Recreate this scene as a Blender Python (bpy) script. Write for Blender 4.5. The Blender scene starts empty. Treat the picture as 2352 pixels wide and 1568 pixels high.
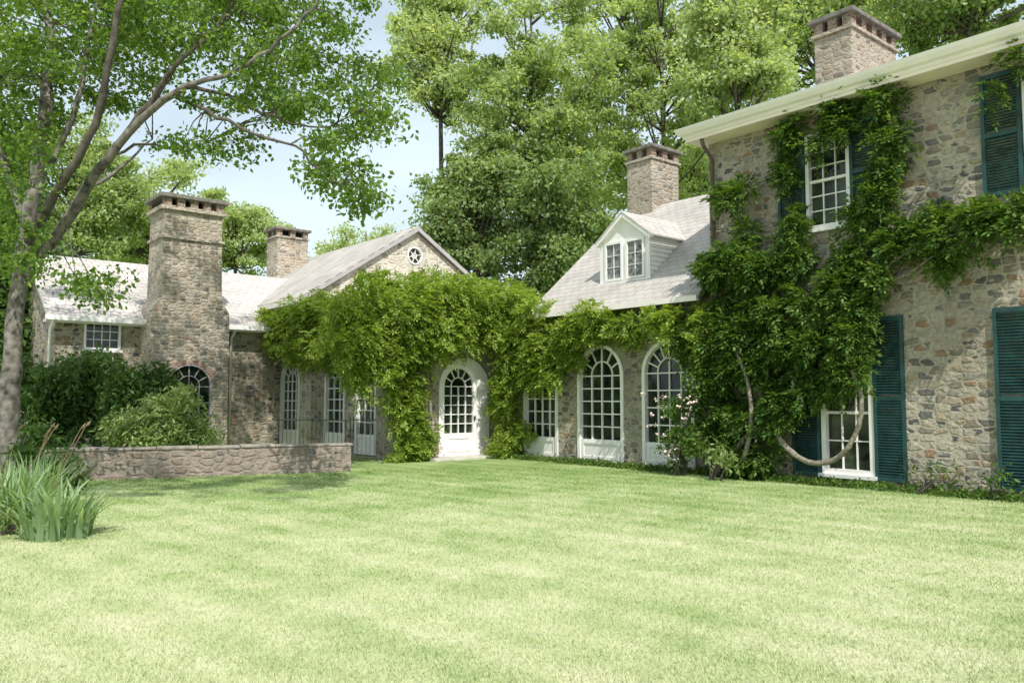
import bpy, bmesh, math, random
import numpy as np
from mathutils import Vector
R=math.radians
random.seed(5); rng=np.random.default_rng(5)
col=bpy.context.scene.collection
A=R(40); ca,sa=math.cos(A),math.sin(A)
C0=np.array([4.3,17.6,0.0]); Ev=np.array([ca,sa,0.0]); Dv=np.array([-sa,ca,0.0]); Zv=np.array([0,0,1.0])
FOC=1882.0; TH=R(3.98); CT,ST=math.cos(TH),math.sin(TH); EYE=np.array([0,0,1.6])
SEL=R(50); SHX,SHY=.30,-.954; SUN=np.array([SHX*math.cos(SEL),SHY*math.cos(SEL),math.sin(SEL)])
def H(p,s,z): return C0+p*Ev+s*Dv+z*Zv
def ray(px,py): return np.array([px-1176, FOC*CT-(784-py)*ST, FOC*ST+(784-py)*CT])
def Pw(px,py,Y): r=ray(px,py); return EYE+r*(Y/r[1])
def onP(px,py,p): r=ray(px,py); return EYE+r*((p-np.dot(EYE-C0,Ev))/np.dot(r,Ev))
def onS(px,py,s): r=ray(px,py); return EYE+r*((s-np.dot(EYE-C0,Dv))/np.dot(r,Dv))
ORG={}
# ------------------------------------------------------------ materials
def newmat(name):
    m=bpy.data.materials.new(name); m.use_nodes=True; nt=m.node_tree
    b=nt.nodes['Principled BSDF']; return m,nt,b
def nd(nt,t,**k):
    n=nt.nodes.new(t)
    for a,v in k.items(): setattr(n,a,v)
    return n
def ramp(nt,stops,interp='LINEAR'):
    n=nt.nodes.new('ShaderNodeValToRGB'); cr=n.color_ramp; cr.interpolation=interp
    while len(cr.elements)<len(stops): cr.elements.new(0.5)
    for e,(p,c) in zip(cr.elements,stops): e.position=p; e.color=(c[0],c[1],c[2],1)
    return n
def mixc(nt,a,b,fac,mode='MIX'):
    n=nt.nodes.new('ShaderNodeMix'); n.data_type='RGBA'; n.blend_type=mode
    for s,v in ((n.inputs[6],a),(n.inputs[7],b)):
        if isinstance(v,tuple): s.default_value=(*v,1)
        else: nt.links.new(v,s)
    if isinstance(fac,(int,float)): n.inputs[0].default_value=fac
    else: nt.links.new(fac,n.inputs[0])
    return n.outputs[2]
def noise(nt,vec,scale,detail=6,rough=.5):
    n=nd(nt,'ShaderNodeTexNoise'); n.inputs['Scale'].default_value=scale; n.inputs['Detail'].default_value=detail; n.inputs['Roughness'].default_value=rough; nt.links.new(vec,n.inputs['Vector']); return n
def plain(name,c,rough=.6,noi=.12,scale=6,metal=0,bump=.0):
    m,nt,b=newmat(name); tc=nd(nt,'ShaderNodeTexCoord'); n=noise(nt,tc.outputs['Object'],scale)
    r=ramp(nt,[(.25,tuple(x*(1-noi*1.6) for x in c)),(.75,tuple(min(1,x*(1+noi)) for x in c))])
    nt.links.new(n.outputs['Fac'],r.inputs[0]); nt.links.new(r.outputs[0],b.inputs['Base Color'])
    b.inputs['Roughness'].default_value=rough; b.inputs['Metallic'].default_value=metal
    if bump:
        bp=nd(nt,'ShaderNodeBump'); bp.inputs['Strength'].default_value=bump; bp.inputs['Distance'].default_value=.02
        nt.links.new(n.outputs['Fac'],bp.inputs['Height']); nt.links.new(bp.outputs[0],b.inputs['Normal'])
    return m
def stone(name,cols,mortar,sxy=4.3,sz=7.6,edge=.09,cover=.84):
    m,nt,b=newmat(name); L=nt.links.new
    tc=nd(nt,'ShaderNodeTexCoord'); mp=nd(nt,'ShaderNodeMapping'); mp.inputs['Scale'].default_value=(sxy,sxy,sz)
    L(tc.outputs['Object'],mp.inputs[0])
    nz=noise(nt,mp.outputs[0],.9,2); va=nd(nt,'ShaderNodeVectorMath',operation='MULTIPLY_ADD'); va.inputs[1].default_value=(1.0,1.0,.25); L(nz.outputs['Color'],va.inputs[0]); L(mp.outputs[0],va.inputs[2])
    nz2=noise(nt,mp.outputs[0],4.5,4,.6); vb=nd(nt,'ShaderNodeVectorMath',operation='MULTIPLY_ADD'); vb.inputs[1].default_value=(.2,.2,.2); L(nz2.outputs['Color'],vb.inputs[0]); L(va.outputs[0],vb.inputs[2])
    v1=nd(nt,'ShaderNodeTexVoronoi'); v1.inputs['Scale'].default_value=1; v1.inputs['Randomness'].default_value=.5; L(vb.outputs[0],v1.inputs['Vector'])
    v2=nd(nt,'ShaderNodeTexVoronoi',feature='DISTANCE_TO_EDGE'); v2.inputs['Scale'].default_value=1; v2.inputs['Randomness'].default_value=.5; L(vb.outputs[0],v2.inputs['Vector'])
    sp=nd(nt,'ShaderNodeSeparateColor'); L(v1.outputs['Color'],sp.inputs[0])
    k=len(cols); rp=ramp(nt,[(i/k,c) for i,c in enumerate(cols)],'CONSTANT'); L(sp.outputs[0],rp.inputs[0])
    n2=noise(nt,tc.outputs['Object'],13,8,.65)
    r2=ramp(nt,[(.3,(.6,.6,.6)),(.7,(1.25,1.25,1.25))]); L(n2.outputs['Fac'],r2.inputs[0])
    c1=mixc(nt,rp.outputs[0],r2.outputs[0],1.0,'MULTIPLY')
    ew=nd(nt,'ShaderNodeMath',operation='MULTIPLY_ADD'); ew.inputs[1].default_value=-.09; L(sp.outputs[2],ew.inputs[0]); L(v2.outputs['Distance'],ew.inputs[2])
    er=ramp(nt,[(edge*.1,(1,1,1)),(edge*1.0,(0,0,0))]); L(ew.outputs[0],er.inputs[0])
    gt=nd(nt,'ShaderNodeMath',operation='GREATER_THAN'); gt.inputs[1].default_value=cover; L(sp.outputs[1],gt.inputs[0])
    g2=nd(nt,'ShaderNodeMath',operation='MULTIPLY'); g2.inputs[1].default_value=.75; L(gt.outputs[0],g2.inputs[0])
    mx=nd(nt,'ShaderNodeMath',operation='MAXIMUM'); L(g2.outputs[0],mx.inputs[0]); L(er.outputs[0],mx.inputs[1])
    mc=mixc(nt,mortar,r2.outputs[0],.6,'MULTIPLY')
    c2=mixc(nt,c1,mc,mx.outputs[0])
    n3=noise(nt,tc.outputs['Object'],.6,5)
    r3=ramp(nt,[(.35,(.76,.74,.71)),(.65,(1.08,1.06,1.03))]); L(n3.outputs['Fac'],r3.inputs[0])
    c3=mixc(nt,c2,r3.outputs[0],1.0,'MULTIPLY'); L(c3,b.inputs['Base Color'])
    b.inputs['Roughness'].default_value=.95
    hr=ramp(nt,[(0,(0,0,0)),(edge*1.8,(.8,.8,.8))]); L(ew.outputs[0],hr.inputs[0])
    ad=nd(nt,'ShaderNodeMath',operation='MULTIPLY_ADD'); ad.inputs[1].default_value=1.3; L(n2.outputs['Fac'],ad.inputs[0]); L(hr.outputs[0],ad.inputs[2])
    bp=nd(nt,'ShaderNodeBump'); bp.inputs['Strength'].default_value=.85; bp.inputs['Distance'].default_value=.03; L(ad.outputs[0],bp.inputs['Height']); L(bp.outputs[0],b.inputs['Normal'])
    return m
def slate(name,axis,c1,c2,rowh=.2):
    m,nt,b=newmat(name); L=nt.links.new
    tc=nd(nt,'ShaderNodeTexCoord'); sx=nd(nt,'ShaderNodeSeparateXYZ'); L(tc.outputs['Object'],sx.inputs[0])
    cb=nd(nt,'ShaderNodeCombineXYZ'); L(sx.outputs[axis],cb.inputs[0]); mu=nd(nt,'ShaderNodeMath',operation='MULTIPLY'); mu.inputs[1].default_value=1.6
    L(sx.outputs[2],mu.inputs[0]); L(mu.outputs[0],cb.inputs[1])
    br=nd(nt,'ShaderNodeTexBrick'); br.inputs['Scale'].default_value=1; br.inputs['Brick Width'].default_value=.27; br.inputs['Row Height'].default_value=rowh
    br.inputs['Mortar Size'].default_value=.009; br.inputs['Color1'].default_value=(*c1,1); br.inputs['Color2'].default_value=(*c2,1); br.inputs['Mortar'].default_value=(c1[0]*.55,c1[1]*.55,c1[2]*.55,1)
    L(cb.outputs[0],br.inputs['Vector'])
    n=noise(nt,tc.outputs['Object'],1.5,8,.65)
    r=ramp(nt,[(.3,(.74,.73,.72)),(.7,(1.14,1.12,1.1))]); L(n.outputs['Fac'],r.inputs[0])
    L(mixc(nt,br.outputs['Color'],r.outputs[0],1.0,'MULTIPLY'),b.inputs['Base Color']); b.inputs['Roughness'].default_value=.8
    bp=nd(nt,'ShaderNodeBump'); bp.inputs['Strength'].default_value=.6; bp.inputs['Distance'].default_value=.02; bp.invert=True
    L(br.outputs['Fac'],bp.inputs['Height']); L(bp.outputs[0],b.inputs['Normal'])
    return m
def leafm(name,cols,trans=.35,rough=.5,spec=.3):
    m,nt,b=newmat(name); L=nt.links.new
    g=nd(nt,'ShaderNodeNewGeometry'); k=len(cols)-1
    r=ramp(nt,[(i/k,c) for i,c in enumerate(cols)])
    n=noise(nt,g.outputs['Position'],.7,3)
    ad=nd(nt,'ShaderNodeMath',operation='MULTIPLY_ADD'); ad.inputs[1].default_value=.6; ad.inputs[2].default_value=-.1; L(g.outputs['Random Per Island'],ad.inputs[0])
    a2=nd(nt,'ShaderNodeMath',operation='MULTIPLY_ADD'); a2.inputs[1].default_value=.6; L(n.outputs['Fac'],a2.inputs[0]); L(ad.outputs[0],a2.inputs[2])
    L(a2.outputs[0],r.inputs[0]); L(r.outputs[0],b.inputs['Base Color']); b.inputs['Roughness'].default_value=rough; b.inputs['Specular IOR Level'].default_value=spec
    t=nd(nt,'ShaderNodeBsdfTranslucent'); tcx=mixc(nt,r.outputs[0],(1.6,1.55,.6),1.0,'MULTIPLY'); L(tcx,t.inputs[0])
    ms=nd(nt,'ShaderNodeMixShader'); ms.inputs[0].default_value=trans; L(b.outputs[0],ms.inputs[1]); L(t.outputs[0],ms.inputs[2])
    L(ms.outputs[0],nt.nodes['Material Output'].inputs['Surface']); return m
def lawnm(name,blade):
    m,nt,b=newmat(name); L=nt.links.new
    g=nd(nt,'ShaderNodeNewGeometry')
    mp=nd(nt,'ShaderNodeMapping'); mp.inputs['Rotation'].default_value=(0,0,R(-47)); L(g.outputs['Position'],mp.inputs[0])
    w=nd(nt,'ShaderNodeTexWave'); w.inputs['Scale'].default_value=.46; w.inputs['Distortion'].default_value=2.2; w.inputs['Detail'].default_value=4; w.inputs['Detail Scale'].default_value=.7; w.bands_direction='X'; L(mp.outputs[0],w.inputs['Vector'])
    n=noise(nt,g.outputs['Position'],.6,10,.72); n2=noise(nt,g.outputs['Position'],20,6)
    a=nd(nt,'ShaderNodeMath',operation='MULTIPLY'); a.inputs[1].default_value=.07; L(w.outputs['Fac'],a.inputs[0])
    a2=nd(nt,'ShaderNodeMath',operation='MULTIPLY_ADD'); a2.inputs[1].default_value=.9; L(n.outputs['Fac'],a2.inputs[0]); L(a.outputs[0],a2.inputs[2])
    a3=nd(nt,'ShaderNodeMath',operation='MULTIPLY_ADD'); a3.inputs[1].default_value=.13; L(n2.outputs['Fac'],a3.inputs[0]); L(a2.outputs[0],a3.inputs[2])
    ap=nd(nt,'ShaderNodeMath',operation='ADD'); ap.inputs[1].default_value=.06; L(a3.outputs[0],ap.inputs[0]); src=ap.outputs[0]
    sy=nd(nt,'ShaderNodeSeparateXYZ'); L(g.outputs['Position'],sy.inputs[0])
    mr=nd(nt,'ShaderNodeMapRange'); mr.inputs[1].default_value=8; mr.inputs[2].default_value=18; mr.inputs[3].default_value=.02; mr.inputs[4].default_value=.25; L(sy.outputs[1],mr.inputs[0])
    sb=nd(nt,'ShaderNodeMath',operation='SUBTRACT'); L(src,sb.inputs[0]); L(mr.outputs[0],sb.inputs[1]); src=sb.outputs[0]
    if blade:
        a4=nd(nt,'ShaderNodeMath',operation='MULTIPLY_ADD'); a4.inputs[1].default_value=.2; L(g.outputs['Random Per Island'],a4.inputs[0]); L(src,a4.inputs[2])
        s5=nd(nt,'ShaderNodeMath',operation='SUBTRACT'); s5.inputs[1].default_value=.1; L(a4.outputs[0],s5.inputs[0]); src=s5.outputs[0]
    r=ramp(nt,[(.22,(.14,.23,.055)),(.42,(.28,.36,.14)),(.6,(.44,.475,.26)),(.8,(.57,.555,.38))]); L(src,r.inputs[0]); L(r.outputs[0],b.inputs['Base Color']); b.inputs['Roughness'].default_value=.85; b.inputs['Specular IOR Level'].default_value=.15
    if not blade:
        bp=nd(nt,'ShaderNodeBump'); bp.inputs['Strength'].default_value=.6; bp.inputs['Distance'].default_value=.03; L(n2.outputs['Fac'],bp.inputs['Height']); L(bp.outputs[0],b.inputs['Normal'])
    return m
M={}
rub=[(.23,.225,.21),(.38,.305,.215),(.12,.12,.12),(.42,.37,.295),(.32,.215,.14),(.32,.3,.265),(.18,.175,.165),(.45,.4,.325),(.27,.235,.19)]
M['stone']=stone('rubble_stone',rub,(.45,.405,.335))
M['stone_pale']=stone('pale_rubble_stone',[(.54,.49,.42),(.62,.57,.49),(.42,.37,.31),(.66,.6,.52),(.48,.44,.38),(.58,.49,.39)],(.7,.65,.57),3.4,5.2)
M['stone_chim']=stone('chimney_rubble',[(.42,.365,.3),(.48,.405,.32),(.25,.225,.195),(.54,.48,.4),(.4,.31,.23),(.45,.4,.34)],(.52,.46,.385),4.4,8.8)
M['stone_low']=stone('garden_wall_stone',[(.28,.235,.205),(.33,.265,.225),(.22,.2,.185),(.34,.29,.25),(.3,.23,.19)],(.35,.3,.26),4,6.5,cover=.6)
M['brick']=stone('red_brick',[(.33,.19,.14),(.38,.23,.17),(.26,.15,.12),(.42,.28,.22)],(.42,.37,.32),6,14)
M['slate_p']=slate('slate_rows_p',1,(.5,.465,.435),(.44,.41,.385))
M['slate_s']=slate('slate_rows_s',0,(.56,.52,.5),(.5,.465,.445))
M['white']=plain('white_paint',(.85,.82,.8),.5,.05,3)
M['eave']=plain('eave_white_paint',(.88,.8,.78),.5,.05,3)
M['cream']=plain('cream_paint',(.88,.76,.67),.55,.06,2)
M['shut']=plain('teal_paint',(.014,.062,.062),.5,.35,5)
M['iron']=plain('black_iron',(.07,.07,.065),.5,.2,9)
M['cap']=plain('cap_slab',(.2,.18,.16),.9,.35,7,bump=.5)
M['coping']=plain('coping_stone',(.31,.27,.235),.9,.35,5,bump=.6)
M['step']=plain('step_stone',(.55,.52,.46),.9,.15,5,bump=.4)
M['dark']=plain('opening_shade',(.01,.01,.01),.9)
M['copper']=plain('brown_downpipe',(.12,.085,.06),.6,.3,5)
M['lilac']=plain('grey_lilac_paint',(.42,.39,.4),.7,.1,3)
m,nt,b=newmat('window_glass'); tc=nd(nt,'ShaderNodeTexCoord'); n=noise(nt,tc.outputs['Object'],2.2,5)
r=ramp(nt,[(.42,(.008,.012,.01)),(.6,(.03,.042,.028)),(.75,(.09,.12,.07))]); nt.links.new(n.outputs['Fac'],r.inputs[0]); nt.links.new(r.outputs[0],b.inputs['Base Color']); b.inputs['Roughness'].default_value=.06; M['glass']=m
M['curtain']=plain('net_curtain',(.22,.22,.22),.4,.6,9)
M['bark']=plain('grey_bark',(.18,.16,.14),.9,.6,7,bump=1)
M['barkd']=plain('dark_bark',(.1,.085,.07),.9,.4,7,bump=1)
M['vinewood']=plain('vine_wood',(.25,.22,.17),.9,.4,14,bump=1)
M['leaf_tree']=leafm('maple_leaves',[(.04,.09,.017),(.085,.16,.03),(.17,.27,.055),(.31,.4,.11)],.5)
M['leaf_bg']=leafm('hazy_woodland_leaves',[(.16,.23,.1),(.25,.34,.15),(.38,.46,.23),(.52,.57,.34)],.5)  # distance haze is put into the leaf colour, here and in the paler one
M['leaf_bg2']=leafm('pale_hazy_woodland_leaves',[(.22,.3,.15),(.33,.42,.22),(.47,.54,.31),(.59,.62,.41)],.5)
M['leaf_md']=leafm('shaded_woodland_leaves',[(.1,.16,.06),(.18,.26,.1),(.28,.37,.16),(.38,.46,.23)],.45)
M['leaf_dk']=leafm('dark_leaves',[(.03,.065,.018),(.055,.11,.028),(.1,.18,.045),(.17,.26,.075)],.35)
M['leaf_vine']=leafm('wisteria_leaves',[(.07,.13,.02),(.16,.25,.04),(.31,.41,.07),(.48,.54,.15)],.4)
M['leaf_vine2']=leafm('house_vine_leaves',[(.028,.065,.013),(.06,.125,.022),(.12,.21,.038),(.27,.34,.08)],.35)
M['leaf_lt']=leafm('light_shrub_leaves',[(.1,.16,.05),(.18,.26,.08),(.29,.37,.15),(.42,.47,.24)],.4)
M['iris']=leafm('iris_leaves',[(.1,.18,.08),(.19,.3,.14),(.3,.41,.24),(.42,.5,.32)],.35)
M['pink']=plain('pale_petals',(.82,.66,.62),.6,.15,20)
M['seed']=plain('brown_seedheads',(.22,.15,.09),.8,.3,20)
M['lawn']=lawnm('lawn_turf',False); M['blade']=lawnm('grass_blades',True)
# ------------------------------------------------------------ object helpers
def tag(o,label=None,cat=None,group=None,kind=None):
    if label: o['label']=label
    if cat: o['category']=cat
    if group: o['group']=group
    if kind: o['kind']=kind
    return o
def thing(name,label,cat,org=(0,0,0),frame='H',group=None):
    o=bpy.data.objects.new(name,None); col.objects.link(o); ORG[o.name]=np.array(org,float)
    if frame=='H': o.location=H(*org); o.rotation_euler=(0,0,A)
    else: o.location=org
    return tag(o,label,cat,group)
def rootorg(o):
    while o is not None and o.parent is not None: o=o.parent
    return ORG.get(o.name,np.zeros(3)) if o is not None else np.zeros(3)
def wp(F,u,o,z): return (F[1]-o,u,z) if F[0]=='P' else (u,F[1]-o,z)
class MB:
    def __init__(s): s.v=[]; s.f=[]
    def add(s,vs,fs):
        n=len(s.v); s.v+= [tuple(map(float,x)) for x in vs]; s.f+=[tuple(i+n for i in q) for q in fs]; return s
    def hexa(s,p): return s.add(p,[(0,1,2,3),(4,7,6,5),(0,4,5,1),(1,5,6,2),(2,6,7,3),(3,7,4,0)])
    def box(s,x0,x1,y0,y1,z0,z1): return s.hexa([(x0,y0,z0),(x1,y0,z0),(x1,y1,z0),(x0,y1,z0),(x0,y0,z1),(x1,y0,z1),(x1,y1,z1),(x0,y1,z1)])
    def wbox(s,F,u0,u1,o0,o1,z0,z1): return s.wprism(F,[(u0,z0),(u1,z0),(u1,z1),(u0,z1)],o0,o1)
    def wprism(s,F,poly,o0,o1):
        n=len(poly); vs=[wp(F,u,o0,z) for u,z in poly]+[wp(F,u,o1,z) for u,z in poly]
        return s.add(vs,[tuple(range(n)),tuple(range(2*n-1,n-1,-1))]+[(i,(i+1)%n,(i+1)%n+n,i+n) for i in range(n)])
    def wring(s,F,a,b,o0,o1):
        n=len(a); vs=[wp(F,u,o0,z) for u,z in a]+[wp(F,u,o0,z) for u,z in b]+[wp(F,u,o1,z) for u,z in a]+[wp(F,u,o1,z) for u,z in b]
        fs=[]
        for i in range(n):
            j=(i+1)%n; fs+=[(i,j,n+j,n+i),(2*n+i,3*n+i,3*n+j,2*n+j),(i,2*n+i,2*n+j,j),(n+i,n+j,3*n+j,3*n+i)]
        return s.add(vs,fs)
    def wbar(s,F,a,b,w,o0,o1):
        dx,dz=b[0]-a[0],b[1]-a[1]; l=math.hypot(dx,dz) or 1; nx,nz=-dz/l*w/2,dx/l*w/2
        return s.wprism(F,[(a[0]+nx,a[1]+nz),(b[0]+nx,b[1]+nz),(b[0]-nx,b[1]-nz),(a[0]-nx,a[1]-nz)],o0,o1)
    def slab(s,pts,t):
        n=len(pts); vs=list(pts)+[(x,y,z-t) for x,y,z in pts]
        return s.add(vs,[tuple(range(n)),tuple(range(2*n-1,n-1,-1))]+[(i,(i+1)%n,(i+1)%n+n,i+n) for i in range(n)])
    def tube(s,pts,rad,n=8):
        pts=[Vector(p) for p in pts]; vs=[]; k=len(pts)
        for i,p in enumerate(pts):
            t=(pts[min(i+1,k-1)]-pts[max(i-1,0)]).normalized(); ref=Vector((0,1,0)) if abs(t.y)<.9 else Vector((1,0,0))
            a=t.cross(ref).normalized(); b2=t.cross(a); r=rad[i] if isinstance(rad,(list,tuple)) else rad
            for j in range(n):
                g=2*math.pi*j/n; vs.append(p+a*math.cos(g)*r+b2*math.sin(g)*r)
        fs=[(i*n+j,i*n+(j+1)%n,(i+1)*n+(j+1)%n,(i+1)*n+j) for i in range(k-1) for j in range(n)]
        fs+=[tuple(range(n)),tuple(range(k*n-1,(k-1)*n-1,-1))]
        return s.add(vs,fs)
    def mesh(s,name,org,mat,smooth=False):
        me=bpy.data.meshes.new(name); me.from_pydata([(x-org[0],y-org[1],z-org[2]) for x,y,z in s.v],[],s.f)
        bm=bmesh.new(); bm.from_mesh(me); bmesh.ops.recalc_face_normals(bm,faces=bm.faces); bm.to_mesh(me); bm.free()
        if mat: me.materials.append(mat)
        if smooth: me.polygons.foreach_set('use_smooth',[True]*len(me.polygons))
        return me
    def build(s,name,mat,parent=None,smooth=False,cut=None,bevel=0,label=None):
        org=rootorg(parent); me=s.mesh(name,org,mat,smooth); o=bpy.data.objects.new(name,me); col.objects.link(o)
        if cut:
            c=bpy.data.objects.new('cutter',cut.mesh('cutter',org,None)); col.objects.link(c)
            md=o.modifiers.new('b','BOOLEAN'); md.object=c; md.operation='DIFFERENCE'; md.solver='EXACT'
            bpy.context.view_layer.update(); dg=bpy.context.evaluated_depsgraph_get()
            nm=bpy.data.meshes.new_from_object(o.evaluated_get(dg)); o.modifiers.clear(); o.data=nm; nm.name=name
            bpy.data.objects.remove(c)
        if bevel:
            bv=o.modifiers.new('bevel','BEVEL'); bv.width=bevel; bv.segments=2
        if parent is not None: o.parent=parent
        if label: o['label']=label
        return o
def arch(uc,w,z0,zt,n=18):
    r=w/2; zs=zt-r
    return [(uc-r,z0),(uc+r,z0)]+[(uc+r*math.cos(math.pi*i/n),zs+r*math.sin(math.pi*i/n)) for i in range(n+1)]
def rect(u0,u1,z0,z1): return [(u0,z0),(u1,z0),(u1,z1),(u0,z1)]
def arched_window(F,uc,w,z0,zt,par,name='window',kick=.55,cols=4,rows=5,t=.09,cut=None,spokes=5,bar=.03,mat='white'):
    if cut is not None: cut.wprism(F,arch(uc,w,z0-.01,zt),-.3,.2)
    fr=MB().wring(F,arch(uc,w,z0,zt),arch(uc,w-2*t,z0+t*.6,zt-t),-.14,.035).build(name,M[mat],par)
    wi=w-2*t; r=wi/2; zs=zt-t-r
    MB().wprism(F,arch(uc,wi,z0+t*.6,zt-t),-.12,-.09).build('pane',M['glass'],fr)
    m=MB(); o0,o1=-.089,-.045; zb=z0+max(kick,t*.6)
    for i in range(1,cols): 
        u=uc-r+wi*i/cols; m.wbox(F,u-bar/2,u+bar/2,o0,o1,zb,zs)
    for j in range(1,rows+1):
        z=zb+(zs-zb)*j/rows; m.wbox(F,uc-r,uc+r,o0,o1-.004,z-bar/2,z+bar/2)
    pr=None
    for i in range(13):
        g=math.pi*i/12; q=(uc+r*.52*math.cos(g),zs+r*.52*math.sin(g))
        if pr: m.wbar(F,pr,q,bar,o0,o1-.006)
        pr=q
    for i in range(1,spokes+1):
        g=math.pi*i/(spokes+1); m.wbar(F,(uc+r*.5*math.cos(g),zs+r*.5*math.sin(g)),(uc+r*math.cos(g),zs+r*math.sin(g)),bar,o0,o1-.002)
    m.wbar(F,(uc,zs),(uc,zs+r*.5),bar,o0,o1-.002)
    m.build('muntins',M[mat],fr)
    if kick>.1:
        k=MB().wbox(F,uc-r,uc+r,-.1,-.01,z0+.03,z0+kick); k.wring(F,rect(uc-r+.05,uc+r-.05,z0+.08,z0+kick-.05),rect(uc-r+.11,uc+r-.11,z0+.14,z0+kick-.11),-.009,.012); k.build('kick_panel',M[mat],fr)
    return fr
def rect_window(F,u0,u1,z0,z1,par,cols=3,rows=4,t=.07,cut=None,name='window',glass='glass',sill=True,bar=.022,depth=.12):
    if cut is not None: cut.wbox(F,u0,u1,-.3,.2,z0,z1)
    fr=MB().wring(F,rect(u0,u1,z0,z1),rect(u0+t,u1-t,z0+t,z1-t),-depth-.02,.03).build(name,M['white'],par)
    MB().wbox(F,u0+t,u1-t,-depth,-depth+.03,z0+t,z1-t).build('pane',M[glass],fr)
    m=MB(); a,b=-depth+.031,-depth+.07
    for i in range(1,cols): u=u0+t+(u1-u0-2*t)*i/cols; m.wbox(F,u-bar/2,u+bar/2,a,b,z0+t,z1-t)
    for j in range(1,rows):
        z=z0+t+(z1-z0-2*t)*j/rows; e=.03 if j==rows//2 and rows>3 else 0; m.wbox(F,u0+t,u1-t,a,b+.005+e,z-bar/2-e/2,z+bar/2+e/2)
    m.build('muntins',M['white'],fr)
    if sill: MB().wbox(F,u0-.05,u1+.05,.031,.1,z0-.07,z0+.0).build('sill',M['white'],fr)
    return fr
def shutter(F,u0,u1,z0,z1,par):
    m=MB(); t=.06; zm=(z0+z1)/2
    m.wbox(F,u0,u0+t,.01,.055,z0,z1); m.wbox(F,u1-t,u1,.01,.055,z0,z1)
    for z in (z0,zm-.04,z1-.08): m.wbox(F,u0+t,u1-t,.01,.053,z,z+.08)
    z=z0+.09
    while z<z1-.1:
        if abs(z-zm)>.06:
            m.add([wp(F,u0+t,.012,z+.035),wp(F,u1-t,.012,z+.035),wp(F,u1-t,.05,z),wp(F,u0+t,.05,z),wp(F,u0+t,.02,z+.042),wp(F,u1-t,.02,z+.042),wp(F,u1-t,.056,z+.007),wp(F,u0+t,.056,z+.007)],
                  [(0,1,2,3),(4,7,6,5),(0,4,5,1),(1,5,6,2),(2,6,7,3),(3,7,4,0)])
        z+=.05
    return m.build('shutter',M['shut'],par)
def chimney(par,p0,p1,s0,s1,z0,zt,mat,name='chimney',nb=(2,3)):
    bd=MB().box(p0,p1,s0,s1,z0,zt-.42).build(name,mat,par,bevel=.02)
    MB().box(p0-.05,p1+.05,s0-.05,s1+.05,zt-.42,zt-.34).build('corbel',mat,bd,bevel=.01)
    w=.2
    def pier(x,y): MB().box(x,x+w,y,y+w,zt-.34,zt-.1).build('brick_pier',M['brick'],bd)
    for i in range(nb[1]+1):
        for y in (s0,s1-w): pier(p0+(p1-p0-w)*i/nb[1],y)
    for i in range(1,nb[0]):
        for x in (p0,p1-w): pier(x,s0+(s1-s0-w)*i/nb[0])
    MB().box(p0+.21,p1-.21,s0+.21,s1-.21,zt-.34,zt-.11).build('flue_shade',M['dark'],bd)  # black block stands in for the shade between the piers
    MB().box(p0-.1,p1+.1,s0-.1,s1+.1,zt-.1,zt).build('cap',M['cap'],bd,bevel=.015)
    return bd
def npm(name,V,F,mat,parent=None):
    V=np.asarray(V,float); F=np.asarray(F,np.int32)
    if parent is not None: V=V-rootorg(parent)
    me=bpy.data.meshes.new(name); me.vertices.add(len(V)); me.vertices.foreach_set('co',V.astype(np.float32).ravel())
    k=F.shape[1]; me.loops.add(F.size); me.loops.foreach_set('vertex_index',F.ravel()); me.polygons.add(len(F)); me.polygons.foreach_set('loop_start',np.arange(0,F.size,k,dtype=np.int32))
    me.update(calc_edges=True); me.validate(); me.materials.append(mat)
    o=bpy.data.objects.new(name,me); col.objects.link(o)
    if parent is not None: o.parent=parent
    return o
def unit(a): return a/np.maximum(np.linalg.norm(a,axis=-1,keepdims=True),1e-6)
def leafquads(b,d,sd,L,W):
    L=L[:,None]; W=W[:,None]; nrm=np.cross(d,sd)
    v=np.stack([b,b+d*L*.45+sd*W*.5+nrm*W*.12,b+d*L,b+d*L*.45-sd*W*.5+nrm*W*.12],1)
    return v.reshape(-1,3)
def quadidx(n): return np.arange(n*4).reshape(-1,4)
def leafcloud(cent,rad,nper,L,W,up=.6,flat=.75,pw=.45):
    cent=np.repeat(cent,nper,axis=0); n=len(cent); rad=np.repeat(rad,nper) if np.ndim(rad) else np.full(n,rad)
    g=unit(rng.normal(size=(n,3)))*(rng.random((n,1))**pw)*rad[:,None]; g[:,2]*=flat
    b=cent+g; d=unit(rng.normal(size=(n,3))+np.array([0,0,-.5])+g/rad[:,None]*.6)
    nn=unit(rng.normal(size=(n,3))*.6+np.array([0,0,up])); sd=unit(np.cross(d,nn))
    l=L*rng.uniform(.6,1.25,n); return leafquads(b,d,sd,l,l*W/L)
def fronds(b,out,L=.3,k=4,ll=.12,lw=.045):
    n=len(b); d=unit(rng.normal(size=(n,3))*.8+out+np.array([0,0,-.2])); sd=unit(np.cross(d,rng.normal(size=(n,3))*.35+Zv))
    Ls=L*rng.uniform(.6,1.3,n)[:,None]; vs=[]
    for i in range(k):
        t=(i+1)/(k+.5)
        for sg in (-1,1):
            bb=b+d*Ls*t-Zv*(t*t*.25)*Ls; dd=unit(d*.55+sg*sd*.85+Zv*-.2+rng.normal(size=(n,3))*.15); s2=unit(np.cross(dd,np.cross(d,sd)+rng.normal(size=(n,3))*.3))
            l=ll*rng.uniform(.75,1.25,n); vs.append(leafquads(bb,dd,s2,l,l*lw/ll))
    bb=b+d*Ls-Zv*.25*Ls; l=ll*rng.uniform(.8,1.3,n); vs.append(leafquads(bb,unit(d-Zv*.4),sd,l,l*lw/ll))
    return np.concatenate(vs)
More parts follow.
